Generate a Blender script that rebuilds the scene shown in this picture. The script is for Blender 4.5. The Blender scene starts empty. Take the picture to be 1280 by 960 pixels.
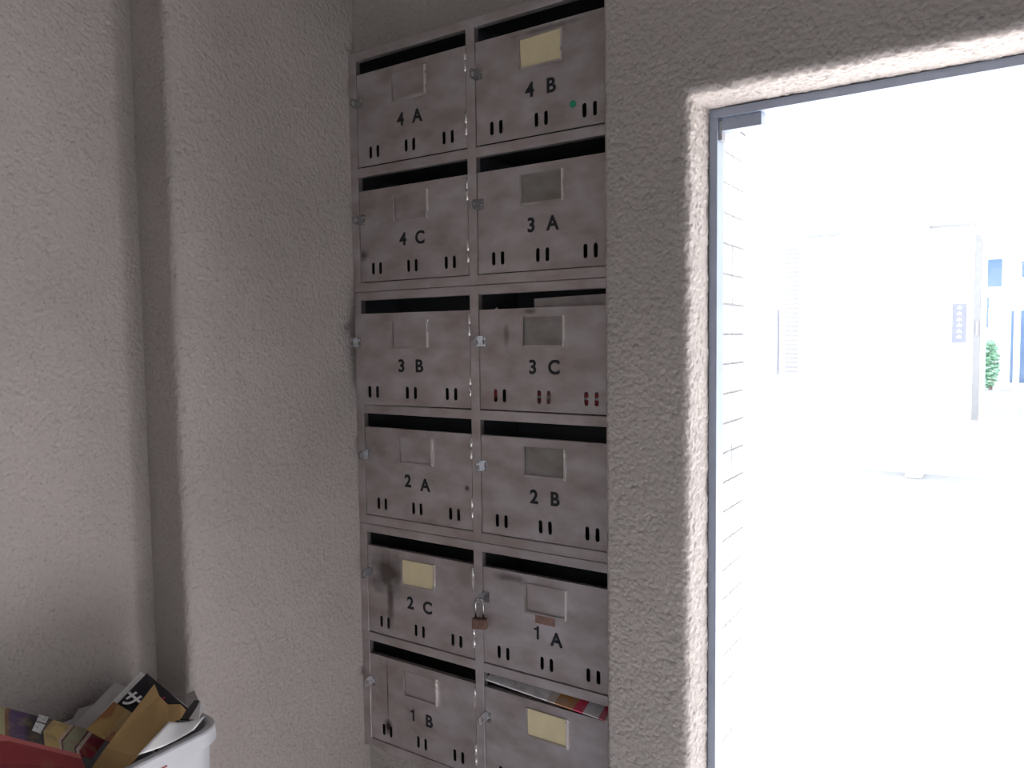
import bpy, bmesh, math, random
from mathutils import Vector, Matrix, noise

random.seed(7)
scn = bpy.context.scene
COL = scn.collection

# ------------------------------------------------------------------ camera
cam_d = bpy.data.cameras.new('camera')
cam_d.sensor_width = 36.0
cam_d.lens = 950.0 / 1280.0 * 36.0
cam_d.clip_start = 0.02
cam = bpy.data.objects.new('camera', cam_d)
COL.objects.link(cam)
CAM = Vector((0.0, -1.15621, 1.5))
_y, _p, _r = [math.radians(a) for a in (33.30696, -3.38266, -0.71939)]
_F = Vector((-math.sin(_y) * math.cos(_p), math.cos(_y) * math.cos(_p), math.sin(_p)))
_R0 = Vector((math.cos(_y), math.sin(_y), 0))
_U0 = _R0.cross(_F)
_R = _R0 * math.cos(_r) + _U0 * math.sin(_r)
_U = _U0 * math.cos(_r) - _R0 * math.sin(_r)
cam.matrix_world = Matrix(((_R.x, _U.x, -_F.x, CAM.x), (_R.y, _U.y, -_F.y, CAM.y), (_R.z, _U.z, -_F.z, CAM.z), (0, 0, 0, 1)))
scn.camera = cam

# ------------------------------------------------------------------ light
world = bpy.data.worlds.new('overcast_sky')
scn.world = world
world.use_nodes = True
bg = world.node_tree.nodes['Background']
bg.inputs[0].default_value = (0.86, 0.93, 1.0, 1)
bg.inputs[1].default_value = 4.0

sun_d = bpy.data.lights.new('sun', 'SUN')
sun_d.energy = 60.0
sun_d.angle = math.radians(3)
sun_d.color = (1.0, 0.98, 0.96)
sun = bpy.data.objects.new('sun', sun_d)
COL.objects.link(sun)
sun.rotation_euler = Vector((0.12, -0.5, -0.8)).to_track_quat('-Z', 'Y').to_euler()

scn.view_settings.view_transform = 'Standard'
scn.view_settings.look = 'None'
scn.view_settings.gamma = 1.0
scn.view_settings.use_curve_mapping = False
scn.view_settings.exposure = -0.7


# ------------------------------------------------------------------ materials
def new_mat(name):
    m = bpy.data.materials.new(name)
    m.use_nodes = True
    nt = m.node_tree
    return m, nt, nt.nodes['Principled BSDF']


def N(nt, typ, **kw):
    n = nt.nodes.new(typ)
    for k, v in kw.items():
        setattr(n, k, v)
    return n


def plain(name, col, rough=0.6, metal=0.0, spec=0.5, var=0.06, scale=30.0, bump=0.0):
    """a colour with slight noise variation"""
    m, nt, b = new_mat(name)
    tc = N(nt, 'ShaderNodeTexCoord')
    nz = N(nt, 'ShaderNodeTexNoise')
    nz.inputs['Scale'].default_value = scale
    nz.inputs['Detail'].default_value = 4
    nt.links.new(tc.outputs['Object'], nz.inputs['Vector'])
    cr = N(nt, 'ShaderNodeValToRGB')
    cr.color_ramp.elements[0].position = 0.3
    cr.color_ramp.elements[1].position = 0.7
    cr.color_ramp.elements[0].color = [max(0, c * (1 - var)) for c in col] + [1]
    cr.color_ramp.elements[1].color = [min(1, c * (1 + var)) for c in col] + [1]
    nt.links.new(nz.outputs['Fac'], cr.inputs['Fac'])
    nt.links.new(cr.outputs['Color'], b.inputs['Base Color'])
    b.inputs['Roughness'].default_value = rough
    b.inputs['Metallic'].default_value = metal
    b.inputs['Specular IOR Level'].default_value = spec
    if bump:
        bp = N(nt, 'ShaderNodeBump')
        bp.inputs['Strength'].default_value = bump
        bp.inputs['Distance'].default_value = 0.002
        nt.links.new(nz.outputs['Fac'], bp.inputs['Height'])
        nt.links.new(bp.outputs['Normal'], b.inputs['Normal'])
    return m


def stucco(name, col, dist=0.0029, strength=0.9):
    """sprayed pebbly plaster: fine grain relief, small dark pits, faint stains"""
    m, nt, b = new_mat(name)
    tc = N(nt, 'ShaderNodeTexCoord')
    n1 = N(nt, 'ShaderNodeTexNoise'); n1.inputs['Scale'].default_value = 95; n1.inputs['Detail'].default_value = 3
    n2 = N(nt, 'ShaderNodeTexNoise'); n2.inputs['Scale'].default_value = 3.0; n2.inputs['Detail'].default_value = 5
    n3 = N(nt, 'ShaderNodeTexNoise'); n3.inputs['Scale'].default_value = 210; n3.inputs['Detail'].default_value = 2
    vo = N(nt, 'ShaderNodeTexVoronoi'); vo.inputs['Scale'].default_value = 130
    for n in (n1, n2, n3, vo):
        nt.links.new(tc.outputs['Object'], n.inputs['Vector'])
    add = N(nt, 'ShaderNodeMath', operation='MULTIPLY_ADD')
    nt.links.new(vo.outputs['Distance'], add.inputs[0])
    add.inputs[1].default_value = -0.5
    nt.links.new(n1.outputs['Fac'], add.inputs[2])
    bp = N(nt, 'ShaderNodeBump')
    bp.inputs['Strength'].default_value = strength
    bp.inputs['Distance'].default_value = dist
    nt.links.new(add.outputs[0], bp.inputs['Height'])
    nt.links.new(bp.outputs['Normal'], b.inputs['Normal'])
    # large soft stains
    cr = N(nt, 'ShaderNodeValToRGB')
    cr.color_ramp.elements[0].position = 0.3
    cr.color_ramp.elements[1].position = 0.72
    cr.color_ramp.elements[0].color = [c * 0.88 for c in col] + [1]
    cr.color_ramp.elements[1].color = [c * 1.08 for c in col] + [1]
    nt.links.new(n2.outputs['Fac'], cr.inputs['Fac'])
    # little dark specks of grit
    sp = N(nt, 'ShaderNodeValToRGB')
    sp.color_ramp.elements[0].position = 0.28
    sp.color_ramp.elements[1].position = 0.42
    sp.color_ramp.elements[0].color = (0.80, 0.785, 0.775, 1)
    sp.color_ramp.elements[1].color = (1, 1, 1, 1)
    nt.links.new(n3.outputs['Fac'], sp.inputs['Fac'])
    mx = N(nt, 'ShaderNodeMixRGB', blend_type='MULTIPLY')
    mx.inputs[0].default_value = 1.0
    nt.links.new(cr.outputs['Color'], mx.inputs[1])
    nt.links.new(sp.outputs['Color'], mx.inputs[2])
    nt.links.new(mx.outputs[0], b.inputs['Base Color'])
    b.inputs['Roughness'].default_value = 0.85
    b.inputs['Specular IOR Level'].default_value = 0.3
    return m


def steel(name, col, rough=0.42, dirt=0.35, stains=()):
    """dull stainless sheet. stains: list of (x, z, rx, rz, strength) ellipses of brown grime in object space"""
    m, nt, b = new_mat(name)
    tc = N(nt, 'ShaderNodeTexCoord')
    mp = N(nt, 'ShaderNodeMapping')
    mp.inputs['Scale'].default_value = (14, 14, 26)
    oi = N(nt, 'ShaderNodeObjectInfo')
    va = N(nt, 'ShaderNodeVectorMath', operation='ADD')
    nt.links.new(tc.outputs['Object'], va.inputs[0])
    nt.links.new(oi.outputs['Random'], va.inputs[1])
    nt.links.new(va.outputs[0], mp.inputs['Vector'])
    nz = N(nt, 'ShaderNodeTexNoise'); nz.inputs['Scale'].default_value = 1.0; nz.inputs['Detail'].default_value = 6
    nt.links.new(mp.outputs[0], nz.inputs['Vector'])
    fine = N(nt, 'ShaderNodeTexNoise'); fine.inputs['Scale'].default_value = 400; fine.inputs['Detail'].default_value = 2
    nt.links.new(tc.outputs['Object'], fine.inputs['Vector'])
    cr = N(nt, 'ShaderNodeValToRGB')
    cr.color_ramp.elements[0].position = 0.32
    cr.color_ramp.elements[1].position = 0.66
    cr.color_ramp.elements[0].color = [c * (1 - dirt) * w for c, w in zip(col, (1.0, 0.93, 0.86))] + [1]
    cr.color_ramp.elements[1].color = list(col) + [1]
    nt.links.new(nz.outputs['Fac'], cr.inputs['Fac'])
    out = cr.outputs['Color']
    metal_src = None
    for (sx, sz, rx, rz, st) in stains:
        mp2 = N(nt, 'ShaderNodeMapping', vector_type='POINT')
        mp2.inputs['Location'].default_value = (-sx / rx, 0, -sz / rz)
        mp2.inputs['Scale'].default_value = (1 / rx, 0, 1 / rz)
        nt.links.new(tc.outputs['Object'], mp2.inputs['Vector'])
        nn = N(nt, 'ShaderNodeTexNoise'); nn.inputs['Scale'].default_value = 45; nn.inputs['Detail'].default_value = 4
        nt.links.new(tc.outputs['Object'], nn.inputs['Vector'])
        ln = N(nt, 'ShaderNodeVectorMath', operation='LENGTH')
        nt.links.new(mp2.outputs[0], ln.inputs[0])
        a1 = N(nt, 'ShaderNodeMath', operation='MULTIPLY_ADD')
        nt.links.new(nn.outputs['Fac'], a1.inputs[0]); a1.inputs[1].default_value = 0.9
        nt.links.new(ln.outputs['Value'], a1.inputs[2])
        mr = N(nt, 'ShaderNodeMapRange')
        mr.inputs['From Min'].default_value = 0.7
        mr.inputs['From Max'].default_value = 1.45
        mr.inputs['To Min'].default_value = st
        mr.inputs['To Max'].default_value = 0.0
        nt.links.new(a1.outputs[0], mr.inputs['Value'])
        mx = N(nt, 'ShaderNodeMixRGB')
        mx.inputs[2].default_value = (0.045, 0.03, 0.022, 1)
        nt.links.new(mr.outputs[0], mx.inputs[0])
        nt.links.new(out, mx.inputs[1])
        out = mx.outputs[0]
    nt.links.new(out, b.inputs['Base Color'])
    b.inputs['Metallic'].default_value = 0.75
    rr = N(nt, 'ShaderNodeMapRange')
    rr.inputs['To Min'].default_value = rough + 0.12
    rr.inputs['To Max'].default_value = rough - 0.06
    nt.links.new(nz.outputs['Fac'], rr.inputs['Value'])
    nt.links.new(rr.outputs[0], b.inputs['Roughness'])
    bp = N(nt, 'ShaderNodeBump')
    bp.inputs['Strength'].default_value = 0.12
    bp.inputs['Distance'].default_value = 0.0005
    nt.links.new(fine.outputs['Fac'], bp.inputs['Height'])
    nt.links.new(bp.outputs['Normal'], b.inputs['Normal'])
    return m


def bands(name, stops, axis='U', rough=0.45, blotch=0.0, blotch_col=(0.1, 0.1, 0.1), blotch_scale=30):
    """printed sheet: hard colour bands along u or v of the sheet, with optional printed blotches"""
    m, nt, b = new_mat(name)
    uv = N(nt, 'ShaderNodeUVMap')
    sx = N(nt, 'ShaderNodeSeparateXYZ')
    nt.links.new(uv.outputs[0], sx.inputs[0])
    cr = N(nt, 'ShaderNodeValToRGB')
    cr.color_ramp.interpolation = 'CONSTANT'
    els = cr.color_ramp.elements
    while len(els) < len(stops):
        els.new(0.5)
    for e, (p, c) in zip(els, stops):
        e.position = p
        e.color = list(c) + [1]
    nt.links.new(sx.outputs[0 if axis == 'U' else 1], cr.inputs['Fac'])
    out = cr.outputs['Color']
    if blotch:
        nz = N(nt, 'ShaderNodeTexNoise'); nz.inputs['Scale'].default_value = blotch_scale; nz.inputs['Detail'].default_value = 3
        tc = N(nt, 'ShaderNodeTexCoord')
        nt.links.new(tc.outputs['Object'], nz.inputs['Vector'])
        mr = N(nt, 'ShaderNodeMapRange')
        mr.inputs['From Min'].default_value = 0.5
        mr.inputs['From Max'].default_value = 0.62
        mr.inputs['To Max'].default_value = blotch
        nt.links.new(nz.outputs['Fac'], mr.inputs['Value'])
        mx = N(nt, 'ShaderNodeMixRGB')
        nt.links.new(mr.outputs[0], mx.inputs[0])
        nt.links.new(out, mx.inputs[1])
        mx.inputs[2].default_value = list(blotch_col) + [1]
        out = mx.outputs[0]
    nt.links.new(out, b.inputs['Base Color'])
    b.inputs['Roughness'].default_value = rough
    return m


STUCCO = stucco('sprayed_plaster', (0.44, 0.395, 0.37))
STEEL_COL = (0.60, 0.56, 0.57)
M_FRAME = steel('frame_steel', STEEL_COL, 0.40, 0.25)
M_DOOR = steel('door_steel', STEEL_COL, 0.45, 0.3)
M_LIT_TRIM = steel('lit_trim_steel', (0.85, 0.83, 0.83), 0.25, 0.1)  # paler steel, light caught by right flanges put into its colour; hinges share it
M_PLATE = steel('holder_plate_steel', (0.40, 0.385, 0.375), 0.5, 0.3)
M_CHROME = plain('zinc_hasp', (0.46, 0.45, 0.46), 0.2, 1.0, var=0.1, scale=200)
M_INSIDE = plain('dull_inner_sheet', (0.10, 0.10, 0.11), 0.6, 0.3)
M_INK = plain('black_paint', (0.012, 0.012, 0.016), 0.5)
M_CARD = plain('yellowed_card', (0.78, 0.67, 0.42), 0.8, var=0.05, scale=25)
M_GREEN = plain('green_sticker_paper', (0.02, 0.30, 0.17), 0.5)
M_BROWN = plain('brown_tape', (0.26, 0.15, 0.12), 0.6, var=0.25, scale=120)
M_CONC = plain('grey_asphalt', (0.53, 0.53, 0.54), 0.85, var=0.08, scale=8)
M_FLOOR = plain('hall_floor_concrete', (0.62, 0.62, 0.66), 0.8, var=0.1, scale=6)
M_CEIL = plain('painted_ceiling', (0.26, 0.25, 0.24), 0.9)
M_WHITE = plain('white_render', (0.82, 0.82, 0.82), 0.8, var=0.02)
M_TILE = plain('white_glazed_tile', (0.80, 0.80, 0.79), 0.25, var=0.03)
M_GROUT = plain('grey_grout', (0.42, 0.42, 0.43), 0.9)
M_ALU = plain('anodised_aluminium', (0.30, 0.34, 0.42), 0.45, 0.35, var=0.04)
M_PALE = plain('grey_paint', (0.28, 0.285, 0.30), 0.6)
M_BIN = plain('white_bin_plastic', (0.52, 0.52, 0.55), 0.4, var=0.04, scale=12)
M_PAPER = plain('white_paper', (0.78, 0.77, 0.77), 0.7, var=0.04)
M_GREYPAPER = plain('grey_newsprint', (0.50, 0.48, 0.48), 0.8)
M_KRAFT = plain('kraft_paper', (0.46, 0.29, 0.12), 0.7, var=0.14, scale=18, bump=0.3)
M_BLACKGLOSS = plain('black_gloss_print', (0.015, 0.013, 0.018), 0.3)


# ------------------------------------------------------------------ mesh helpers
def add_box(bm, x0, x1, y0, y1, z0, z1):
    vs = [bm.verts.new((x, y, z)) for x in (x0, x1) for y in (y0, y1) for z in (z0, z1)]
    for f in ((0, 1, 3, 2), (4, 6, 7, 5), (0, 4, 5, 1), (2, 3, 7, 6), (0, 2, 6, 4), (1, 5, 7, 3)):
        bm.faces.new([vs[i] for i in f])


def add_tube(bm, pts, r, seg=8, cap=True):
    pts = [Vector(p) for p in pts]
    rings = []
    for i, p in enumerate(pts):
        t = (pts[min(i + 1, len(pts) - 1)] - pts[max(i - 1, 0)]).normalized()
        a = Vector((0, 0, 1)) if abs(t.z) < 0.9 else Vector((1, 0, 0))
        u = t.cross(a).normalized(); v = t.cross(u)
        rings.append([bm.verts.new(p + u * r * math.cos(2 * math.pi * k / seg) + v * r * math.sin(2 * math.pi * k / seg)) for k in range(seg)])
    for a, b in zip(rings, rings[1:]):
        for k in range(seg):
            bm.faces.new((a[k], a[(k + 1) % seg], b[(k + 1) % seg], b[k]))
    if cap:
        bm.faces.new(rings[0]); bm.faces.new(list(reversed(rings[-1])))


def extrude_profile(bm, prof, z0, z1, closed=False):
    lo = [bm.verts.new((x, y, z0)) for x, y in prof]
    hi = [bm.verts.new((x, y, z1)) for x, y in prof]
    n = len(prof)
    for i in range(n if closed else n - 1):
        j = (i + 1) % n
        bm.faces.new((lo[i], lo[j], hi[j], hi[i]))
    return lo, hi


def mesh_of(bm, name, recalc=True):
    if recalc:
        bmesh.ops.recalc_face_normals(bm, faces=bm.faces)
    me = bpy.data.meshes.new(name)
    bm.to_mesh(me)
    bm.free()
    return me


def obj(name, me, mat=None, parent=None, smooth=False, bevel=0.0):
    if isinstance(me, bmesh.types.BMesh):
        me = mesh_of(me, name)
    o = bpy.data.objects.new(name, me)
    COL.objects.link(o)
    if mat is not None and not me.materials:
        me.materials.append(mat)
    if smooth:
        for p in me.polygons:
            p.use_smooth = True
    if bevel:
        md = o.modifiers.new('bevel', 'BEVEL')
        md.width = bevel; md.segments = 2; md.limit_method = 'ANGLE'
    if parent is not None:
        o.parent = parent
    return o


def tag(o, label, cat, group=None, kind=None):
    o['label'] = label
    o['category'] = cat
    if group:
        o['group'] = group
    if kind:
        o['kind'] = kind
    return o


def structure(o, label=None):
    o['kind'] = 'structure'
    if label:
        o['label'] = label
    return o


def empty(name, loc):
    o = bpy.data.objects.new(name, None)
    o.empty_display_size = 0.05
    COL.objects.link(o)
    o.location = loc
    return o


def poly_mesh(name, outer, holes, thick, remap):
    """flat plate with real holes; outlines in (a, b), remap(a, b, c) -> xyz with c across the thickness"""
    cu = bpy.data.curves.new(name, 'CURVE')
    cu.dimensions = '2D'
    cu.fill_mode = 'BOTH'
    cu.extrude = thick / 2
    for loop in [outer] + holes:
        sp = cu.splines.new('POLY')
        sp.points.add(len(loop) - 1)
        for p, (a, b) in zip(sp.points, loop):
            p.co = (a, b, 0, 1)
        sp.use_cyclic_u = True
    t = bpy.data.objects.new(name, cu)
    COL.objects.link(t)
    bpy.context.view_layer.update()
    me = bpy.data.meshes.new_from_object(t.evaluated_get(bpy.context.evaluated_depsgraph_get()))
    bpy.data.objects.remove(t)
    bpy.data.curves.remove(cu)
    for v in me.vertices:
        v.co = remap(*v.co)
    me.name = name
    bm = bmesh.new(); bm.from_mesh(me)
    bmesh.ops.remove_doubles(bm, verts=bm.verts, dist=1e-6)
    bmesh.ops.recalc_face_normals(bm, faces=bm.faces)
    bm.to_mesh(me); bm.free()
    return me


_glyphs = {}


def glyph(ch, size, bold=0.0):
    key = (ch, size, bold)
    if key in _glyphs:
        return _glyphs[key]
    cu = bpy.data.curves.new('glyph', 'FONT')
    cu.body = ch
    cu.size = size
    cu.extrude = 0.00015
    cu.offset = bold
    cu.align_x = 'CENTER'
    cu.align_y = 'CENTER'
    t = bpy.data.objects.new('glyph', cu)
    COL.objects.link(t)
    bpy.context.view_layer.update()
    me = bpy.data.meshes.new_from_object(t.evaluated_get(bpy.context.evaluated_depsgraph_get()))
    bpy.data.objects.remove(t)
    for v in me.vertices:                      # stand it up, facing -Y
        v.co = (v.co.x, -v.co.z, v.co.y)
    cx = (min(v.co.x for v in me.vertices) + max(v.co.x for v in me.vertices)) / 2
    cz = (min(v.co.z for v in me.vertices) + max(v.co.z for v in me.vertices)) / 2
    for v in me.vertices:
        v.co.x -= cx; v.co.z -= cz
    if ch == '1':                               # a 1 with a flag
        hgt = 0.72 * size
        out = [(0.10, -0.5), (0.29, -0.5), (0.29, 0.5), (0.14, 0.5), (0.08, 0.36), (-0.12, 0.31), (-0.12, 0.17), (0.10, 0.19)]
        me = poly_mesh('one', [(a * hgt - 0.003, b_ * hgt) for a, b_ in out], [], 0.0003, lambda a, b_, c: Vector((a, c, b_)))
    me.materials.append(M_INK)
    me.name = 'character_' + ch
    _glyphs[key] = me
    return me


# ------------------------------------------------------------------ the setting
XL = -1.1536          # face of the pilaster beside the letterboxes
XR = -1.2515          # recessed part of the left wall
YP = -0.4073          # face of the pilaster's step
YW = -0.08            # inner face of the entrance wall
XN = -0.5333          # edge of the entrance wall beside the letterboxes
YN = 0.0165           # back of the letterbox niche
YO = 0.175            # outer face of the entrance wall
XJ, ZJ = -0.396, 1.8475   # inner edge of the doorway
XJR = 0.46
ZC = 2.62
YB = -3.3
XE = 1.9

# left wall with its pilaster
r = 0.016
prof = [(XR, YB), (XR, YP)]
prof += [(XL - r, YP)] + [(XL - r + r * math.sin(a), YP + r - r * math.cos(a)) for a in [math.pi / 2 * k / 6 for k in range(1, 7)]]
prof += [(XL, YN + 0.2), (XR - 0.2, YN + 0.2), (XR - 0.2, YB)]
bm = bmesh.new()
lo, hi = extrude_profile(bm, prof, 0, ZC, closed=True)
bm.faces.new(lo); bm.faces.new(hi)
structure(obj('wall_left', bm, STUCCO), 'sprayed beige plaster wall with a pilaster step')

# niche wall above and below the letterboxes
UT = 2.088            # top of the letterboxes
UB = 0.6285
bm = bmesh.new()
add_box(bm, XL, XN, YN, YO - 0.02, UT + 0.0005, ZC)
add_box(bm, XL, XN, YN, YO - 0.02, 0, UB - 0.0005)
add_box(bm, XL, XN, YO - 0.018, YO, 0, ZC)
structure(obj('wall_niche', bm, STUCCO))

# entrance wall with a rough rounded doorway edge
bm = bmesh.new()
rr = 0.012
prof = []                                   # (outward offset, y)
n = 22
for i in range(n + 1):
    prof.append((0.129 - (0.129 - rr) * i / n, YW, 1.0 - (1 - i / n) ** 0.6 if i else 0.0))
for k in range(1, 6):
    a = math.pi / 2 * k / 6
    prof.append((rr - rr * math.sin(a), YW + rr - rr * math.cos(a), 1.0))
for i in range(27):
    prof.append((0.0, YW + rr + (0.085 - rr) * i / 26, 1.0))


def station(kind, t, o, y):
    if kind == 'L':
        return Vector((XJ - o, y, t * (ZJ + o)))
    if kind == 'T':
        return Vector((XJ - o + t * (XJR - XJ + 2 * o), y, ZJ + o))
    return Vector((XJR + o, y, (1 - t) * (ZJ + o)))


stations = [('L', i / 640) for i in range(640)] + [('T', i / 320) for i in range(320)] + [('R', i / 100) for i in range(101)]
rows = []
for kind, t in stations:
    row = []
    for j, (o, y, w) in enumerate(prof):
        p = station(kind, t, o, y)
        if w > 0:
            a = noise.fractal(p * 165, 1.0, 2.0, 2) * 0.0026 + noise.noise(p * 28) * 0.0018
            nrm_o = 1.0 if j > n else 0.0                     # on the reveal push into the opening, on the face push into the room
            if j <= n:
                p.y -= a * w * 0.25
            else:
                q = station(kind, t, o - a, y)
                p = q
        row.append(bm.verts.new(p))
    rows.append(row)
for a, b in zip(rows, rows[1:]):
    for j in range(len(prof) - 1):
        bm.faces.new((a[j], a[j + 1], b[j + 1], b[j]))
bmesh.ops.recalc_face_normals(bm, faces=bm.faces)


def quad(bm, *ps):
    bm.faces.new([bm.verts.new(p) for p in ps])


o = 0.129
quad(bm, (XJ - o, YW, ZJ + o), (XJR + o, YW, ZJ + o), (XJR + o, YW, ZC), (XJ - o, YW, ZC))
quad(bm, (XJR + o, YW, 0), (XE, YW, 0), (XE, YW, ZC), (XJR + o, YW, ZC))
# rounded edge beside the niche
r2 = 0.0083
edge = [(XJ - o, YW)] + [(XJ - o - r2 * math.sin(a), YW + r2 - r2 * math.cos(a)) for a in [math.pi / 2 * k / 5 for k in range(1, 6)]] + [(XN, YO)]
extrude_profile(bm, edge, 0, ZC)
# outer part of the wall behind the tiled reveal
add_box(bm, XN, XJ - 0.001, YW + 0.085, YO - 0.001, 0, ZC)
add_box(bm, XJ - 0.001, XJR + 0.001, YW + 0.085, YO - 0.001, ZJ + 0.001, ZC)
add_box(bm, XJR + 0.001, XE, YW + 0.085, YO - 0.001, 0, ZC)
we = obj('wall_entrance', mesh_of(bm, 'wall_entrance', False), STUCCO)
for p in we.data.polygons:
    p.use_smooth = len(p.vertices) == 4 and p.area < 0.0003
structure(we, 'sprayed plaster wall with a bright open doorway')

bm = bmesh.new(); add_box(bm, XR - 0.2, XE + 0.2, YB - 0.2, YO, -0.12, 0)
structure(obj('floor', bm, M_FLOOR))
bm = bmesh.new(); add_box(bm, XR - 0.2, XE + 0.2, YB - 0.2, YO, ZC, ZC + 0.15)
structure(obj('ceiling', bm, M_CEIL))
bm = bmesh.new(); add_box(bm, XE, XE + 0.2, YB, YO, 0, ZC)
structure(obj('wall_right', bm, STUCCO))
bm = bmesh.new()                            # unseen rear wall; its opening is added to let light onto the letterboxes
RX0, RX1, RZ = 0.75, 1.75, 2.1
add_box(bm, XR, RX0, YB - 0.2, YB, 0, ZC)
add_box(bm, RX1, XE, YB - 0.2, YB, 0, ZC)
add_box(bm, RX0, RX1, YB - 0.2, YB, RZ, ZC)
structure(obj('wall_rear', bm, STUCCO))

# ------------------------------------------------------------------ letterbox units
X0, X1 = -1.1530, -0.5345
PW = 0.0200                                   # width of the posts
OW = 0.2799                                   # width of one opening
UH = 0.4865
PX = [X0, X0 + PW + OW, X0 + PW * 2 + OW * 2]     # left x of the three posts
T = [(-0.0180, -0.0463, -0.2340), (-0.2525, -0.2810, -0.4680)]   # slot top, door top, opening bottom of each row
BD = 0.150                                    # depth of the boxes
DW = OW - 0.003
DH = 0.1855


def capsule(cx, cz, w, h, seg=6):
    rr_ = w / 2
    pts = []
    for k in range(seg + 1):
        a = math.pi * k / seg
        pts.append((cx + rr_ * math.cos(a), cz + h / 2 - rr_ + rr_ * math.sin(a)))
    for k in range(seg + 1):
        a = math.pi + math.pi * k / seg
        pts.append((cx + rr_ * math.cos(a), cz - h / 2 + rr_ + rr_ * math.sin(a)))
    return pts


# door plate: local x from -DW (latch side) to 0 (hinge side), z from 0 (top) down to -DH
SLX = [-DW / 2 + d for d in (-0.0947, 0.0, 0.0947)]
holes = []
for sx in SLX:
    for d in (-0.0098, 0.0098):
        holes.append(capsule(sx + d, -DH + 0.0262, 0.0078, 0.0245))
door_me = poly_mesh('door_plate', [(-DW, -DH), (0, -DH), (0, 0), (-DW, 0)], holes, 0.0012, lambda a, b, c: Vector((a, c, b)))
bm = bmesh.new()
bm.from_mesh(door_me)
add_box(bm, -DW, 0, 0.0006, 0.010, -0.0012, 0.0)       # folded hem along the top
bm.to_mesh(door_me); bm.free()

# hasp: riveted flange + projecting eye
bm = bmesh.new()
add_box(bm, 0.0, 0.0125, -0.0020, -0.0006, -0.0098, 0.0098)
for zz in (0.0062, -0.0062):
    bmesh.ops.create_uvsphere(bm, u_segments=8, v_segments=5, radius=0.0022, matrix=Matrix.Translation((0.0095, -0.0022, zz)))
hasp_flange = mesh_of(bm, 'hasp_flange')
ring = [(-0.0140 + 0.0050 * math.cos(a), -0.0015 + 0.0050 * math.sin(a)) for a in [2 * math.pi * k / 14 for k in range(14)]]
hasp_eye = poly_mesh('hasp_eye', [(0.0, -0.0098), (-0.0200, -0.0098), (-0.0225, -0.0080), (-0.0225, 0.0035), (-0.0165, 0.0080), (0.0, 0.0098)], [ring], 0.0016, lambda a, b, c: Vector((c, a, b)))
bm = bmesh.new()
bm.from_mesh(hasp_flange); bm.from_mesh(hasp_eye)
hasp_me = mesh_of(bm, 'hasp')
staple_me = hasp_eye.copy()

# card holder: backing plate and folded flanges on three sides
HW, HH = 0.088, 0.054
bm = bmesh.new()
add_box(bm, -HW / 2, HW / 2, -0.0018, -0.0007, -HH, 0)
plate_me = mesh_of(bm, 'holder_plate')
CD, LT = 0.0040, 0.0008                       # channel depth, sheet thickness
bm = bmesh.new()                              # left channel, open to the right
add_box(bm, 0, LT, -CD, -0.0007, -HH, 0); add_box(bm, 0, 0.0040, -CD - LT, -CD, -HH, 0)
flange_l = mesh_of(bm, 'holder_flange_left')
bm = bmesh.new()                              # right channel, open to the left
add_box(bm, -LT, 0, -CD, -0.0007, -HH, 0.001); add_box(bm, -0.0030, 0, -CD - LT, -CD, -HH, 0.001)
flange_r = mesh_of(bm, 'holder_flange_right')
bm = bmesh.new()                              # bottom channel, open upwards
add_box(bm, -HW / 2, HW / 2, -CD + 0.0005, -0.0007, -HH - LT, -HH); add_box(bm, -HW / 2, HW / 2, -CD - 0.0003, -CD + 0.0005, -HH - LT, -HH + 0.0035)
flange_h = mesh_of(bm, 'holder_flange_bottom')
bm = bmesh.new(); add_box(bm, -HW / 2 + 0.003, HW / 2 - 0.003, -0.0026, -0.0019, -HH + 0.002, -0.001)
card_me = mesh_of(bm, 'card')

# hinge: barrel of two knuckles
bm = bmesh.new()
for z0, z1 in ((-0.0475, -0.0275), (-0.0265, -0.0055)):
    add_tube(bm, [(0, -0.0016, z0), (0, -0.0016, z1)], 0.0023, 10)
hinge_me = mesh_of(bm, 'hinge')

for me in (hasp_me, staple_me):
    me.materials.clear(); me.materials.append(M_CHROME)
flange_l.materials.append(M_DOOR); flange_h.materials.append(M_DOOR); flange_r.materials.append(M_LIT_TRIM)  # right flange coloured brighter than the others, as if lit from the right
for me in (hinge_me,):
    for p in me.polygons:
        p.use_smooth = len(p.vertices) == 4
hinge_me.materials.append(M_LIT_TRIM)
plate_me.materials.append(M_DOOR)
plate_dull = plate_me.copy(); plate_dull.materials.clear(); plate_dull.materials.append(M_PLATE)
card_me.materials.append(M_CARD)

SPECIAL = {
    '2C': [(-DW + 0.055, -0.055, 0.060, 0.055, 0.8), (-DW + 0.060, -0.115, 0.012, 0.060, 0.7)],
    '1B': [(-DW + 0.047, -0.080, 0.0025, 0.095, 0.75), (-DW + 0.047, -0.150, 0.014, 0.022, 1.0)],
    '1A': [(-DW + 0.060, -0.012, 0.045, 0.010, 0.6), (-DW + 0.120, -0.018, 0.030, 0.006, 0.5)],
    '4C': [(-DW + 0.008, -0.130, 0.018, 0.014, 0.7)],
    '2A': [(-0.012, -0.105, 0.007, 0.007, 0.8)],
    '3C': [(-DW + 0.11, -0.006, 0.016, 0.007, 0.6), (-DW + 0.06, -0.050, 0.008, 0.03, 0.45)],
    '4B': [(-DW + 0.16, -0.008, 0.09, 0.006, 0.5)],
}
NUMB = [[('4', 'A'), ('4', 'B')], [('4', 'C'), ('3', 'A')], [('3', 'B'), ('3', 'C')], [('2', 'A'), ('2', 'B')], [('2', 'C'), ('1', 'A')], [('1', 'B'), None]]
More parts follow.
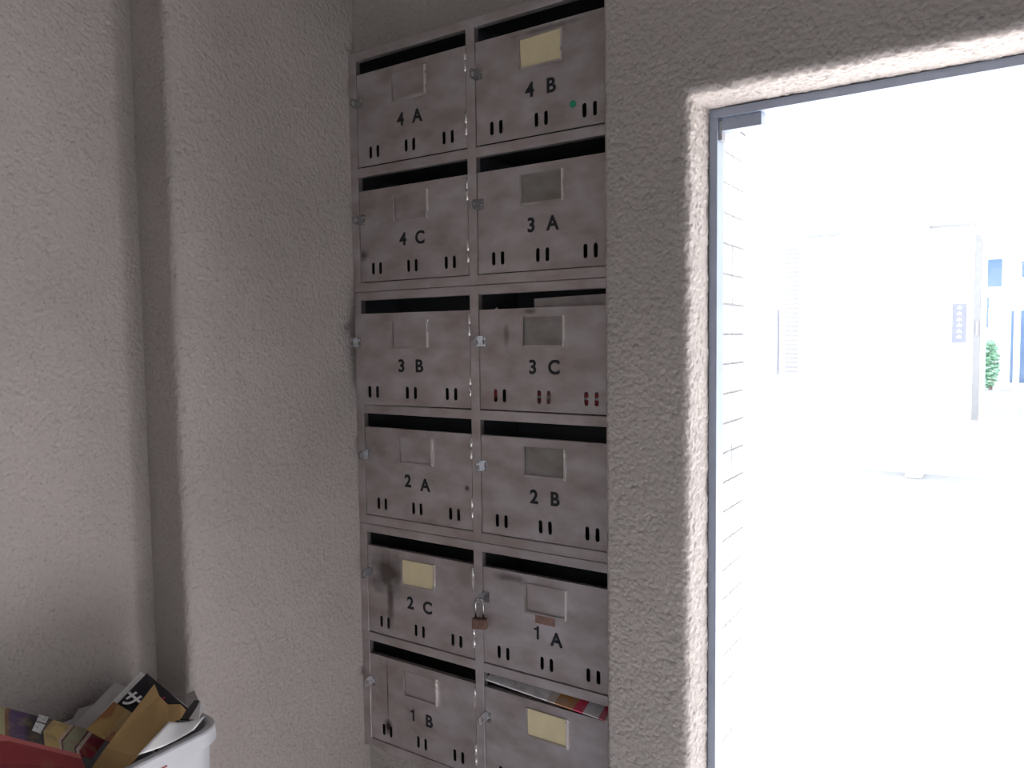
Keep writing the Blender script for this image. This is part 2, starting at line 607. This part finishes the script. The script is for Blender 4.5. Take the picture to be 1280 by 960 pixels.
# small offsets of the painted characters (dx1, dz1, dx2, dz2)
JIT = {'4A': (0, -0.001, -0.001, -0.0005), '2A': (0.0, 0.001, 0.001, -0.0035), '1A': (0.003, 0.001, 0.0, -0.004), '2C': (0, 0.001, 0.001, -0.001), '1B': (0, 0, 0, -0.002)}
hinge_pos = (0.0, -0.1150)
doors = {}
for u in range(3):
    ztop = 1.5 + 0.588 - u * UH
    names = [''.join(q) if q else '1C' for rw in (2 * u, 2 * u + 1) for q in NUMB[rw]]
    unit = empty('letterbox_unit', (X0, 0, ztop - UH))
    lab = ['top steel letterbox unit of four doors 4 A, 4 B, 4 C and 3 A',
           'middle steel letterbox unit of four doors 3 B, 3 C, 2 A and 2 B',
           'bottom steel letterbox unit of doors 2 C, 1 A, 1 B and one unnumbered'][u]
    tag(unit, lab, 'letterbox', 'stacked letterbox units')
    # frame: posts and rails
    L = lambda x, y, z: (x - X0, y, z - (ztop - UH))
    bm = bmesh.new()
    H = UH - 0.0008
    for px in PX:
        pe = px + PW if px != PX[2] else X1
        add_box(bm, px - X0, pe - X0, 0, 0.014, 0, H)
    for z0, z1 in ((T[0][0], -0.0008), (T[1][0], T[0][2]), (-UH, T[1][2])):
        for c in range(2):
            add_box(bm, PX[c] + PW - X0 - 0.001, PX[c + 1] - X0 + 0.001, 0.0004, 0.014, UH + z0, UH + z1)
    obj('frame', bm, M_FRAME, unit, bevel=0.0012)
    # body: sheet sides, shelves and back
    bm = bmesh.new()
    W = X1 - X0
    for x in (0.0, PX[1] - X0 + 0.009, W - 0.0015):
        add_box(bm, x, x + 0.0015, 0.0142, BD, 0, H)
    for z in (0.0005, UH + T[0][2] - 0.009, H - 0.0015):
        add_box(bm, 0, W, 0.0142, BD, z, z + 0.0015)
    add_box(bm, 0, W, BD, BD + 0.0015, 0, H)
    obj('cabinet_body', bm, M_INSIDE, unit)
    for rw in range(2):
        t, b, d = T[rw]
        for c in range(2):
            q = NUMB[2 * u + rw][c]
            key = ''.join(q) if q else '1C'
            me = door_me.copy()
            mat = steel('door_steel_' + key, STEEL_COL, 0.45, 0.3, SPECIAL[key]) if key in SPECIAL else M_DOOR
            me.materials.clear(); me.materials.append(mat)
            hx = PX[c + 1] - 0.0015
            dr = obj('door', me, mat, unit)
            dr.location = L(hx, 0.0022, ztop + b)
            dr['label'] = ('door marked %s %s' % q) if q else 'door without a number, pale card in its holder'
            doors[key] = dr
            if key == '3B':
                dr.rotation_euler.z = math.radians(4.6)
            hs = obj('hasp', hasp_me, None, dr); hs.location = (-DW + 0.001, 0, -0.058)
            hs['label'] = 'zinc hasp with an eye'
            if q:
                j = JIT.get(key, (0, 0, 0, 0))
                for ch, dx, dz in ((q[0], -0.0228 + j[0], j[1]), (q[1], 0.0212 + j[2], j[3])):
                    g = obj('painted_character', glyph(ch, 0.0345, 0.0011), None, dr)
                    g.location = (-DW / 2 + dx, -0.0009, -0.1055 + dz)
                    g['label'] = 'black painted character ' + ch
            hp = obj('holder_plate', plate_dull if key in ('3A', '3C', '2B') else plate_me, None, dr); hp.location = (-DW / 2, 0, -0.016)
            for s, fm in ((-1, flange_l), (1, flange_r)):
                fl = obj('holder_flange', fm, None, dr); fl.location = (-DW / 2 + s * HW / 2, 0, -0.016)
            fl = obj('holder_flange', flange_h, None, dr); fl.location = (-DW / 2, 0, -0.016)
            if key in ('4B', '2C', '1C'):
                cd = obj('card', card_me, None, dr); cd.location = (-DW / 2, 0, -0.016)
                cd['label'] = 'blank yellowed name card'
                if key == '4B':
                    cd.rotation_euler.y = math.radians(-2)
            for hz in hinge_pos:
                hg = obj('hinge', hinge_me, None, dr); hg.location = (0.0004, -0.0012, hz)
            if key == '4B':
                bm = bmesh.new()
                bmesh.ops.create_cone(bm, cap_ends=True, segments=24, radius1=0.0063, radius2=0.0063, depth=0.0003, matrix=Matrix.Rotation(math.pi / 2, 4, 'X'))
                st = obj('sticker', bm, M_GREEN, dr); st.location = (SLX[2] - 0.032, -0.0008, -DH + 0.040)
                st['label'] = 'round green sticker'
            if key == '1A':
                bm = bmesh.new()
                add_box(bm, -0.020, 0.020, -0.0003, 0.0003, -0.0075, 0.0075)
                st = obj('tape', bm, M_BROWN, dr); st.location = (-DW / 2 - 0.001, -0.0042, -0.0775)
                st['label'] = 'scrap of brown tape'

# rust-brown padlock hanging from the 1 A hasp
hz = 1.5 + 0.588 - 2 * UH + T[0][1] - 0.058
px = PX[1] + PW + 0.0015 + 0.001
padl = empty('padlock', (px, -0.0140, hz - 0.058))
bm = bmesh.new()
pts = []
for k in range(13):
    a = math.pi * k / 12
    pts.append((0.0075 * math.cos(a), 0, 0.0515 + 0.0075 * math.sin(a)))
pts = [(0.0075, 0, 0.020)] + pts + [(-0.0075, 0, 0.020)]
add_tube(bm, pts, 0.0018, 8)
obj('shackle', bm, M_CHROME, padl, smooth=True)
bm = bmesh.new()
add_box(bm, -0.0145, 0.0145, -0.006, 0.006, 0, 0.021)
obj('lock_body', bm, plain('rusty_brass', (0.20, 0.11, 0.085), 0.5, 0.4, var=0.3, scale=150), padl, bevel=0.0025)
tag(padl, 'small rust brown padlock hanging on the hasp of door 1 A', 'padlock')
padl.rotation_euler.z = math.radians(20)


# ------------------------------------------------------------------ mail in the boxes
def sheet(name, pts, mat, thick=0.0008, div=1, curl=0.0, parent=None):
    """sheet of paper spanned by four corners (tl, tr, br, bl), optionally bowed"""
    tl, tr, br, bl = [Vector(p) for p in pts]
    bm = bmesh.new()
    uvl = bm.loops.layers.uv.new('UVMap')
    nrm = (tr - tl).cross(bl - tl).normalized()
    grid = []
    for i in range(div + 1):
        v = i / div
        row = []
        for j in range(div + 1):
            u_ = j / div
            p = (tl * (1 - u_) + tr * u_) * (1 - v) + (bl * (1 - u_) + br * u_) * v
            p += nrm * curl * math.sin(math.pi * u_)
            row.append((bm.verts.new(p), u_, 1 - v))
        grid.append(row)
    for i in range(div):
        for j in range(div):
            q = [grid[i][j], grid[i + 1][j], grid[i + 1][j + 1], grid[i][j + 1]]
            f = bm.faces.new([k[0] for k in q])
            for lp, k in zip(f.loops, q):
                lp[uvl].uv = (k[1], k[2])
    o_ = obj(name, bm, mat, parent, smooth=div > 1)
    md = o_.modifiers.new('thickness', 'SOLIDIFY')
    md.thickness = thick; md.offset = 0
    return o_


def ngon_sheet(name, pts, mat, thick=0.0008, parent=None):
    bm = bmesh.new()
    f = bm.faces.new([bm.verts.new(p) for p in pts])
    uvl = bm.loops.layers.uv.new('UVMap')
    bmesh.ops.triangulate(bm, faces=[f])
    o_ = obj(name, bm, mat, parent)
    md = o_.modifiers.new('thickness', 'SOLIDIFY')
    md.thickness = thick; md.offset = 0
    return o_


# 3 C: folded flyer standing behind the door, its print showing in the vents
z3 = 1.5 + 0.588 - UH + T[0][1]
xa = PX[1] + PW
mat = bands('red_white_flyer_print', [(0.0, (0.40, 0.06, 0.07)), (0.10, (0.62, 0.60, 0.56)), (0.125, (0.42, 0.07, 0.08)), (0.16, (0.08, 0.07, 0.10)), (0.19, (0.7, 0.66, 0.5)), (0.25, (0.38, 0.34, 0.32))], 'V', 0.5, 0.55, (0.30, 0.26, 0.25), 25)
fl = sheet('flyer', [(xa + 0.112, 0.0195, z3 + 0.017), (xa + OW - 0.01, 0.0185, z3 + 0.020), (xa + OW - 0.01, 0.016, z3 - 0.183), (xa + 0.112, 0.016, z3 - 0.183)], mat, 0.003)
tag(fl, 'folded red and beige flyer standing inside the box of door 3 C', 'flyer')
fl = sheet('letter', [(xa + 0.006, 0.018, z3 - 0.02), (xa + 0.030, 0.018, z3 + 0.0045), (xa + 0.100, 0.016, z3 - 0.085), (xa + 0.010, 0.016, z3 - 0.183)], bands('white_red_print', [(0, (0.6, 0.1, 0.1)), (0.16, (0.8, 0.8, 0.8)), (0.22, (0.1, 0.1, 0.12)), (0.3, (0.75, 0.75, 0.75))], 'V', 0.5, 0.6, (0.5, 0.06, 0.08), 90), 0.001)
tag(fl, 'white letter with its corner showing at the left of the 3 C slot', 'letter')

# 1 C: booklet lying in the slot
z1 = 1.5 + 0.588 - 2 * UH + T[1][1]
mat = bands('booklet_print', [(0, (0.82, 0.81, 0.83)), (0.50, (0.70, 0.62, 0.55)), (0.56, (0.62, 0.30, 0.12)), (0.70, (0.72, 0.07, 0.14)), (0.77, (0.8, 0.8, 0.82)), (0.885, (0.72, 0.06, 0.13)), (0.93, (0.75, 0.72, 0.7))], 'U', 0.4, 0.35, (0.45, 0.42, 0.42), 60)
fl = sheet('booklet', [(xa + 0.002, 0.075, z1 + 0.0355), (xa + OW - 0.002, 0.075, z1 + 0.033), (xa + OW - 0.002, -0.004, z1 + 0.004), (xa + 0.002, 0.004, z1 + 0.0125)], mat, 0.003)
tag(fl, 'white booklet with red print lying in the slot of the unnumbered door', 'booklet')

# ------------------------------------------------------------------ doorway fittings
fr = empty('door_1', (XJ, 0.004, 0))
structure(fr, 'grey aluminium door frame in the rough plaster doorway')


def fitting(name, x0, x1, y0, y1, z0, z1, mat, lab=None):
    bm = bmesh.new()
    add_box(bm, x0 - XJ, x1 - XJ, y0 - 0.004, y1 - 0.004, z0, z1)
    o_ = obj(name, bm, mat, fr, bevel=0.001)
    if lab:
        o_['label'] = lab
    return o_


FZ = 1.8335
fitting('frame_upright', XJ + 0.0005, XJ + 0.0135, 0.006, 0.040, 0, FZ, M_ALU)
fitting('frame_upright', XJR - 0.0135, XJR - 0.0005, 0.006, 0.040, 0, FZ, M_ALU)
fitting('frame_head', XJ + 0.0005, XJR - 0.0005, 0.006, 0.040, FZ, ZJ - 0.0005, M_ALU)
fitting('pivot_block', -0.3775, -0.318, 0.012, 0.036, 1.8140, FZ, M_ALU, 'grey block under the frame head')
fitting('strike_plate', -0.3825, -0.3772, 0.012, 0.030, 1.8000, 1.8290, M_PALE, 'small pale plate in the corner')

# tiled outer reveal
tj = obj('trim_1', (lambda b: (add_box(b, XJ - 0.0005, -0.3885, 0.0405, 0.1745, 0, 1.8395), add_box(b, XJ - 0.0005, XJR, 0.0405, 0.1745, 1.8415, ZJ), b)[-1])(bmesh.new()), M_GROUT)
structure(tj, 'white tiled outer reveal of the doorway')
bm = bmesh.new(); add_box(bm, 0, 0.004, 0, 0.045, 0, 0.0435)
tile_s = mesh_of(bm, 'small_tile'); tile_s.materials.append(M_TILE)
bm = bmesh.new(); add_box(bm, 0, 0.004, 0, 0.080, 0, 0.0435)
tile_m = mesh_of(bm, 'wall_tile'); tile_m.materials.append(M_TILE)
z = 1.8375 - 0.0435
while z > 0.3:
    a = obj('tile', tile_s, None, tj); a.location = (-0.3885, 0.043, z)
    a = obj('tile', tile_m, None, tj); a.location = (-0.3885, 0.093, z)
    z -= 0.0480
bm = bmesh.new(); add_box(bm, 0, 0.0985, 0, 0.068, 0, 0.004)
tile_h = mesh_of(bm, 'soffit_tile'); tile_h.materials.append(M_TILE)
x = -0.3885 + 0.0465
k = 0
while x < XJR - 0.1:
    for y0 in (0.0425, 0.1175):
        a = obj('tile', tile_h, None, tj); a.location = (x, y0, 1.8378)
        a.scale.y = 1.0 if y0 < 0.1 else 0.84
    x += 0.1025

# ------------------------------------------------------------------ outside
bm = bmesh.new(); add_box(bm, -14, 16, YO, 30, -0.15, 0.0)
bm2 = bm
structure(obj('ground', bm, M_CONC))
YF = 8.0
bm = bmesh.new()                            # opposite wall with the glazed entrance
GX0, GX1, GZ0, GZ1 = -0.33, 2.1, 0.60, 2.50
add_box(bm, -7, GX0, YF, YF + 0.25, 0, 2.95)
add_box(bm, GX1, 7, YF, YF + 0.25, 0, 2.95)
add_box(bm, GX0, GX1, YF, YF + 0.25, GZ1, 2.95)
add_box(bm, GX0, GX1, YF, YF + 0.25, 0, GZ0)
structure(obj('wall_far', bm, M_WHITE), 'white wall across the yard')
bm = bmesh.new(); add_box(bm, -0.90, -0.74, YF - 0.35, YF - 0.001, 0, 2.95)
tag(obj('pillar', bm, M_WHITE, bevel=0.02), 'white pillar standing out from the far wall', 'pillar')
bm = bmesh.new(); add_box(bm, -0.738, -0.26, YF - 0.12, YF - 0.001, 2.60, 2.612)
tag(obj('ledge', bm, M_PALE, bevel=0.004), 'thin pale ledge above the sign beside the glazed entrance', 'ledge')

sgn = empty('wall_sign', (-0.455, YF - 0.001, 1.405))
tag(sgn, 'small upright grey sign with white characters beside the glazed entrance', 'sign')
bm = bmesh.new(); add_box(bm, -0.063, 0.063, -0.025, 0, 0, 0.40)
obj('sign_board', bm, plain('blue_grey_sign', (0.24, 0.25, 0.32), 0.7), sgn, bevel=0.004)
for k in range(6):                          # column of small white characters
    bm = bmesh.new()
    zc = 0.365 - k * 0.060
    add_box(bm, -0.020, 0.020, -0.028, -0.0255, zc - 0.004, zc + 0.004)
    add_box(bm, -0.004, 0.004, -0.028, -0.0255, zc - 0.022, zc + 0.018)
    add_box(bm, -0.022, -0.014, -0.028, -0.0255, zc - 0.022, zc - 0.008)
    add_box(bm, 0.014, 0.022, -0.028, -0.0255, zc - 0.022, zc - 0.008)
    obj('sign_character', bm, M_WHITE, sgn)
# glazed sliding entrance
gd = empty('glazed_entrance', (GX0, YF, GZ0))
tag(gd, 'white framed glazed entrance at the right of the far wall', 'door')
M_GLASS, nt, b = new_mat('window_glass')
gl = N(nt, 'ShaderNodeBsdfGlass'); gl.inputs['Roughness'].default_value = 0.0; gl.inputs['IOR'].default_value = 1.1
gl.inputs['Color'].default_value = (0.92, 0.96, 1, 1)
nt.links.new(gl.outputs[0], nt.nodes['Material Output'].inputs['Surface'])


def gpart(name, x0, x1, y0, y1, z0, z1, mat):
    bm = bmesh.new(); add_box(bm, x0 - GX0, x1 - GX0, y0, y1, z0 - GZ0, z1 - GZ0)
    return obj(name, bm, mat, gd, bevel=0.003)


M_SASH = plain('white_sash', (0.75, 0.75, 0.76), 0.4)
gpart('frame_upright', GX0 + 0.001, GX0 + 0.06, -0.02, 0.10, GZ0 + 0.001, GZ1 - 0.001, M_PALE)
gpart('frame_head', GX0 + 0.06, GX1 - 0.001, -0.02, 0.10, GZ1 - 0.05, GZ1 - 0.001, M_SASH)
gpart('sill', GX0 + 0.06, GX1 - 0.001, -0.03, 0.10, GZ0 + 0.001, GZ0 + 0.05, M_SASH)
for x in (-0.27, 0.02, 0.62, 1.25, 1.98):
    gpart('sash_stile', x, x + 0.05, 0.0, 0.05, GZ0 + 0.05, GZ1 - 0.05, M_SASH)
gpart('pane', -0.22, 0.02, 0.02, 0.026, GZ0 + 0.05, GZ1 - 0.05, M_GLASS)
gpart('pane', 0.07, 0.62, 0.02, 0.026, GZ0 + 0.05, GZ1 - 0.05, M_GLASS)
gpart('pane', 0.67, 1.25, 0.02, 0.026, GZ0 + 0.05, GZ1 - 0.05, M_GLASS)
gpart('pane', 1.30, 1.98, 0.02, 0.026, GZ0 + 0.05, GZ1 - 0.05, M_GLASS)
gpart('handle', GX0 + 0.022, GX0 + 0.042, -0.045, -0.02, 1.48, 1.62, M_GROUT)

# louvred vent, short pole and lamp hood on the far wall
lv = empty('louvre_panel', (-2.22, YF - 0.001, 1.05))
tag(lv, 'tall narrow pale louvre on the far white wall', 'louvre')
bm = bmesh.new(); add_box(bm, 0, 0.025, -0.03, 0, 0, 1.50); add_box(bm, 0.165, 0.19, -0.03, 0, 0, 1.50)
add_box(bm, 0.025, 0.165, -0.008, 0, 0, 1.50)
obj('louvre_frame', bm, M_SASH, lv)
bm = bmesh.new(); add_box(bm, 0.026, 0.164, -0.028, -0.008, 0, 0.022)
sl = mesh_of(bm, 'slat'); sl.materials.append(M_PALE)
for k in range(28):
    a = obj('slat', sl, None, lv); a.location = (0, 0, 0.02 + k * 0.052); a.rotation_euler.x = math.radians(0)
bm = bmesh.new(); add_tube(bm, [(-2.28, YF - 0.012, 1.05), (-2.28, YF - 0.012, 1.80)], 0.012, 10)
pole = obj('downpipe', bm, plain('blue_grey_pipe', (0.2, 0.21, 0.26), 0.5), smooth=False)
tag(pole, 'thin grey downpipe beside the louvre on the far wall', 'pipe')
bm = bmesh.new(); add_box(bm, -1.98, -1.53, YF - 0.30, YF - 0.001, 2.60, 2.612)
tag(obj('door_hood', bm, M_PALE, bevel=0.004), 'thin pale hood on the far wall right of the louvre', 'hood')

# house and hedge across the street, seen through the glazing
YH = 14.0
hs = empty('house', (0.0, YH, 0))
tag(hs, 'white house across the street seen through the glazed entrance', 'house')
bm = bmesh.new(); add_box(bm, -1.5, 6.0, 0.0, 4, 0, 5.5)
obj('house_wall', bm, M_WHITE, hs)
M_BLUE = plain('dark_window_glass', (0.09, 0.14, 0.24), 0.15, spec=0.5)


def hpart(name, x0, x1, z0, z1, mat, y=-0.05):
    bm = bmesh.new(); add_box(bm, x0, x1, y, 0.0 - 0.001, z0, z1)
    return obj(name, bm, mat, hs, bevel=0.005)


def onp(px, py, Yp):
    d = _R * ((px - 640) / 950.0) + _U * (-(py - 480) / 950.0) + _F
    return CAM + d * ((Yp - CAM.y) / d.y)


for name, (a0, b0, a1, b1) in (('window', (1230, 324, 1253, 359)), ('window', (1229, 372, 1236, 410)), ('house_door', (1262, 388, 1290, 478)), ('window', (1275, 326, 1292, 347)), ('gate', (1224, 437, 1231, 518)), ('wall_base', (1232, 494, 1300, 516))):
    p, q = onp(a0, b1, YH), onp(a1, b0, YH)
    hpart(name, p.x, q.x, p.z, q.z, M_BLUE if name != 'wall_base' else M_PALE, -0.06)
# hedge shrub of individual leaves
p, q = onp(1227, 490, YH - 1.2), onp(1246, 436, YH - 1.2)
bm = bmesh.new()
for k in range(500):
    an, ra = random.uniform(0, 6.283), random.random() ** 0.5
    c = Vector(((p.x + q.x) / 2 + 0.62 * (q.x - p.x) * ra * math.cos(an), random.uniform(-0.25, 0.25), (p.z + q.z) / 2 + 0.55 * (q.z - p.z) * ra * math.sin(an) + 0.1))
    rot = Matrix.Rotation(random.uniform(0, 6.28), 4, 'Z') @ Matrix.Rotation(random.uniform(0, 3.14), 4, 'X')
    vs = [bm.verts.new(c + rot @ Vector(v)) for v in ((-0.05, 0, 0), (0, 0.025, 0.01), (0.05, 0, 0), (0, -0.025, 0.01))]
    bm.faces.new(vs)
sh = empty('shrub', (0, YH - 1.2, 0))
tag(sh, 'leafy green shrub in front of the house across the street', 'shrub')
lf = obj('foliage', bm, plain('green_leaf', (0.20, 0.34, 0.22), 0.5), sh)
lf['kind'] = 'stuff'
bm = bmesh.new(); add_tube(bm, [((p.x + q.x) / 2, 0, 0), ((p.x + q.x) / 2 + 0.03, 0, p.z + 0.3)], 0.03, 8)
obj('stem', bm, M_BROWN, sh)
bm = bmesh.new(); add_box(bm, p.x - 0.6, q.x + 2.0, YH - 1.75, YH - 1.55, 0.001, p.z + 0.06)
tag(obj('planter_wall', bm, M_PALE, bevel=0.01), 'low pale wall below the shrub across the street', 'wall')

# ------------------------------------------------------------------ waste bin with discarded mail
BX0, BX1, BY0, BY1, BZ = -1.236, -1.014, -0.950, -0.4375, 0.908


def rrect(x0, x1, y0, y1, rad, seg=14):
    pts = []
    for cx, cy, a0 in ((x1 - rad, y1 - rad, 0), (x0 + rad, y1 - rad, 90), (x0 + rad, y0 + rad, 180), (x1 - rad, y0 + rad, 270)):
        for k in range(seg + 1):
            a = math.radians(a0 + 90 * k / seg)
            pts.append((cx + rad * math.cos(a), cy + rad * math.sin(a)))
    return pts


def loft(bm, loops):
    rings = [[bm.verts.new((x, y, z)) for x, y in rrect(*rc)] for rc, z in loops]
    for a, b in zip(rings, rings[1:]):
        for k in range(len(a)):
            j = (k + 1) % len(a)
            bm.faces.new((a[k], a[j], b[j], b[k]))
    return rings


wb = empty('waste_bin', ((BX0 + BX1) / 2, (BY0 + BY1) / 2, 0))
tag(wb, 'white plastic waste bin full of discarded mail by the left wall', 'bin')


def bl(d, dz, rad):
    cx, cy = (BX0 + BX1) / 2, (BY0 + BY1) / 2
    return ((BX0 - cx + d, BX1 - cx - d, BY0 - cy + d, BY1 - cy - d, rad), BZ + dz)


bm = bmesh.new()
rg = loft(bm, [(bl(0.035, 0, 0.03)[0], 0.0), bl(0.009, -0.025, 0.034), bl(0.009, -0.012, 0.034), bl(0.012, -0.012, 0.031), (bl(0.038, 0, 0.027)[0], 0.01)])
bm.faces.new(rg[0]); bm.faces.new(rg[-1])
obj('bin_body', bm, M_BIN, wb, smooth=False)
bm = bmesh.new()
rg = loft(bm, [bl(0.0095, -0.023, 0.034), bl(0.0, -0.024, 0.042), bl(0.0012, -0.004, 0.041), bl(0.003, -0.001, 0.040), bl(0.006, 0.0, 0.037), bl(0.011, 0.0, 0.033), bl(0.014, -0.002, 0.030), bl(0.014, -0.014, 0.030)])
o_ = obj('bin_rim', bm, M_BIN, wb, smooth=False)


for y0, ln in ((-0.555, 0.030), (-0.600, 0.022)):
    bm = bmesh.new(); add_box(bm, -0.0004, 0.0004, -ln / 2, ln / 2, -0.0012, 0.0012)
    o_ = obj('scuff_mark', bm, plain('red_scuff', (0.30, 0.05, 0.06), 0.6), wb)
    o_.location = (BX1 + 0.0002 - (BX0 + BX1) / 2, y0 - (BY0 + BY1) / 2, BZ - 0.0215)
    o_['label'] = 'red scuff on the rim'


def pp(px, py, depth):
    """point in the bin at a picked spot (used to lay the papers out around the camera's own measurements)"""
    d = _R * ((px - 640) / 950.0) + _U * (-(py - 480) / 950.0) + _F
    return CAM + d * depth


# paper sheets, back to front
o_ = sheet('paper_sheet', [pp(128, 878, 1.235), pp(98, 886, 1.215), pp(70, 935, 1.15), pp(112, 940, 1.18)], M_GREYPAPER)
tag(o_, 'grey sheet leaning on the wall at the back of the bin', 'paper')
o_ = sheet('newspaper', [pp(144, 853, 1.245), pp(158, 860, 1.245), pp(118, 930, 1.15), pp(86, 915, 1.17)], M_GREYPAPER, 0.003)
tag(o_, 'folded pale grey newspaper leaning in the bin left of the black magazine', 'newspaper')
mag = sheet('magazine', [pp(183.5, 842, 1.255), pp(235, 886, 1.216), pp(196, 940, 1.16), pp(134, 893, 1.175)], M_BLACKGLOSS, 0.002)
tag(mag, 'black magazine standing on its corner in the bin', 'magazine')
o_ = sheet('page_block', [pp(176, 840, 1.263), pp(235.5, 884, 1.221), pp(197, 945, 1.166), pp(126, 893, 1.18)], M_PAPER, 0.003)
bpy.context.view_layer.update()
o_.parent = mag
o_['label'] = 'white pages behind the cover'
o_ = sheet('booklet', [pp(232, 869, 1.262), pp(243, 863, 1.262), pp(250, 880, 1.225), pp(232, 892, 1.215)], M_GREYPAPER)
tag(o_, 'grey booklet tip standing in the far corner of the bin', 'booklet')
o_ = sheet('black_card', [pp(243, 876, 1.225), pp(249.5, 876, 1.226), pp(237, 900, 1.175), pp(224, 899, 1.175)], M_BLACKGLOSS, 0.002)
tag(o_, 'thin black card standing at the far end of the bin', 'card')
o_ = sheet('leaflet', [pp(251, 877, 1.215), pp(255.5, 884, 1.212), pp(248, 900, 1.170), pp(236, 899, 1.172)], M_PAPER)
tag(o_, 'small white leaflet beside the black card in the bin', 'leaflet')
o_ = sheet('flyer', [pp(142, 877, 1.185), pp(168, 893, 1.185), pp(140, 930, 1.12), pp(108, 912, 1.125)],
           bands('orange_flyer_print', [(0, (0.40, 0.25, 0.09)), (0.6, (0.44, 0.30, 0.14)), (0.95, (0.45, 0.40, 0.3))], 'U', 0.4, 0.7, (0.22, 0.06, 0.03), 45))
tag(o_, 'orange brown printed flyer tucked behind the kraft envelope in the bin', 'flyer')
env_px = [(193, 855, 1.185), (199, 870, 1.175), (210, 881, 1.168), (225.5, 880.5, 1.168), (232.5, 887.5, 1.165), (226, 898, 1.150), (211, 905, 1.140), (190, 925, 1.11), (172, 945, 1.085), (150, 975, 1.075), (103, 976, 1.085), (132, 935, 1.095)]
o_ = ngon_sheet('envelope', [pp(*q) for q in env_px], M_KRAFT, 0.0012)
tag(o_, 'torn brown kraft envelope lying across the bin', 'envelope')
o_ = sheet('paper_sheet', [pp(211, 902, 1.128), pp(256.5, 895, 1.158), pp(243, 912, 1.140), pp(172, 944, 1.062)], M_PAPER, 0.0008, 10, 0.006)
tag(o_, 'curled white sheet along the rim of the bin', 'paper')
# red catalogue: picture strip leaning back, red lower half
cat = sheet('catalogue', [pp(-6, 916.5, 1.035), pp(100, 943, 1.090), pp(116, 985, 1.05), pp(-6, 985, 1.00)],
            bands('red_print_and_fold_highlight', [(0, (0.22, 0.022, 0.03)), (0.42, (0.27, 0.03, 0.035)), (0.85, (0.50, 0.13, 0.13))], 'V', 0.4, 0.3, (0.30, 0.14, 0.06), 30), 0.0015)  # pale band at the top is the fold's highlight, painted in
tag(cat, 'red printed catalogue bent over at the left of the bin', 'catalogue')
strip = sheet('picture_strip', [pp(-6, 881.5, 1.095), pp(136, 919, 1.165), pp(115, 948, 1.105), pp(-6, 917, 1.035)],
              bands('catalogue_pictures', [(0, (0.45, 0.42, 0.22)), (0.09, (0.22, 0.10, 0.05)), (0.13, (0.10, 0.06, 0.14)), (0.30, (0.05, 0.045, 0.06)), (0.49, (0.55, 0.40, 0.16)), (0.645, (0.6, 0.45, 0.4)), (0.675, (0.10, 0.03, 0.04)), (0.69, (0.34, 0.32, 0.22)), (0.81, (0.10, 0.02, 0.04)), (0.825, (0.6, 0.5, 0.48)), (0.86, (0.26, 0.025, 0.045))], 'U', 0.35, 0.45, (0.3, 0.22, 0.12), 50), 0.0015)
strip.parent = cat
o_ = sheet('printed_panel', [pp(49, 893, 1.116), pp(61, 896.5, 1.122), pp(51, 917, 1.080), pp(40, 913, 1.074)], bands('white_label_print', [(0, (0.75, 0.75, 0.75)), (0.52, (0.1, 0.1, 0.1)), (0.60, (0.7, 0.7, 0.7))], 'V', 0.5, 0.4, (0.25, 0.25, 0.25), 200), 0.0006)
o_.parent = cat
# print on the black magazine: a white character and a small pink dot
tl, tr, br, bl_ = pp(183.5, 842, 1.255), pp(235, 886, 1.216), pp(196, 940, 1.16), pp(134, 893, 1.175)
nz_ = (tr - tl).cross(bl_ - tl).normalized()
if nz_.dot(CAM - tl) < 0:
    nz_ = -nz_
ux = (tr - tl).normalized()
uz = nz_.cross(ux)
MW = Matrix(((ux.x, -nz_.x, uz.x, 0), (ux.y, -nz_.y, uz.y, 0), (ux.z, -nz_.z, uz.z, 0), (0, 0, 0, 1)))
g = glyph('\u30b5', 0.031, 0.0008).copy()
g.materials.clear(); g.materials.append(M_PAPER)
ch = obj('printed_character', g, None, mag)
dpl = lambda px, py: (lambda d: CAM + d * ((tl - CAM).dot(nz_) / d.dot(nz_)))(pp(px, py, 1.0) - CAM)
ch.matrix_world = Matrix.Translation(dpl(164, 875) + nz_ * 0.0018) @ MW
bm = bmesh.new(); bmesh.ops.create_uvsphere(bm, u_segments=10, v_segments=6, radius=0.0022)
dt = obj('printed_dot', bm, plain('pink_print', (0.6, 0.05, 0.12), 0.5), mag)
dt.matrix_world = Matrix.Translation(dpl(205, 873) + nz_ * 0.0012) @ MW @ Matrix.Diagonal((1, 0.1, 1, 1))
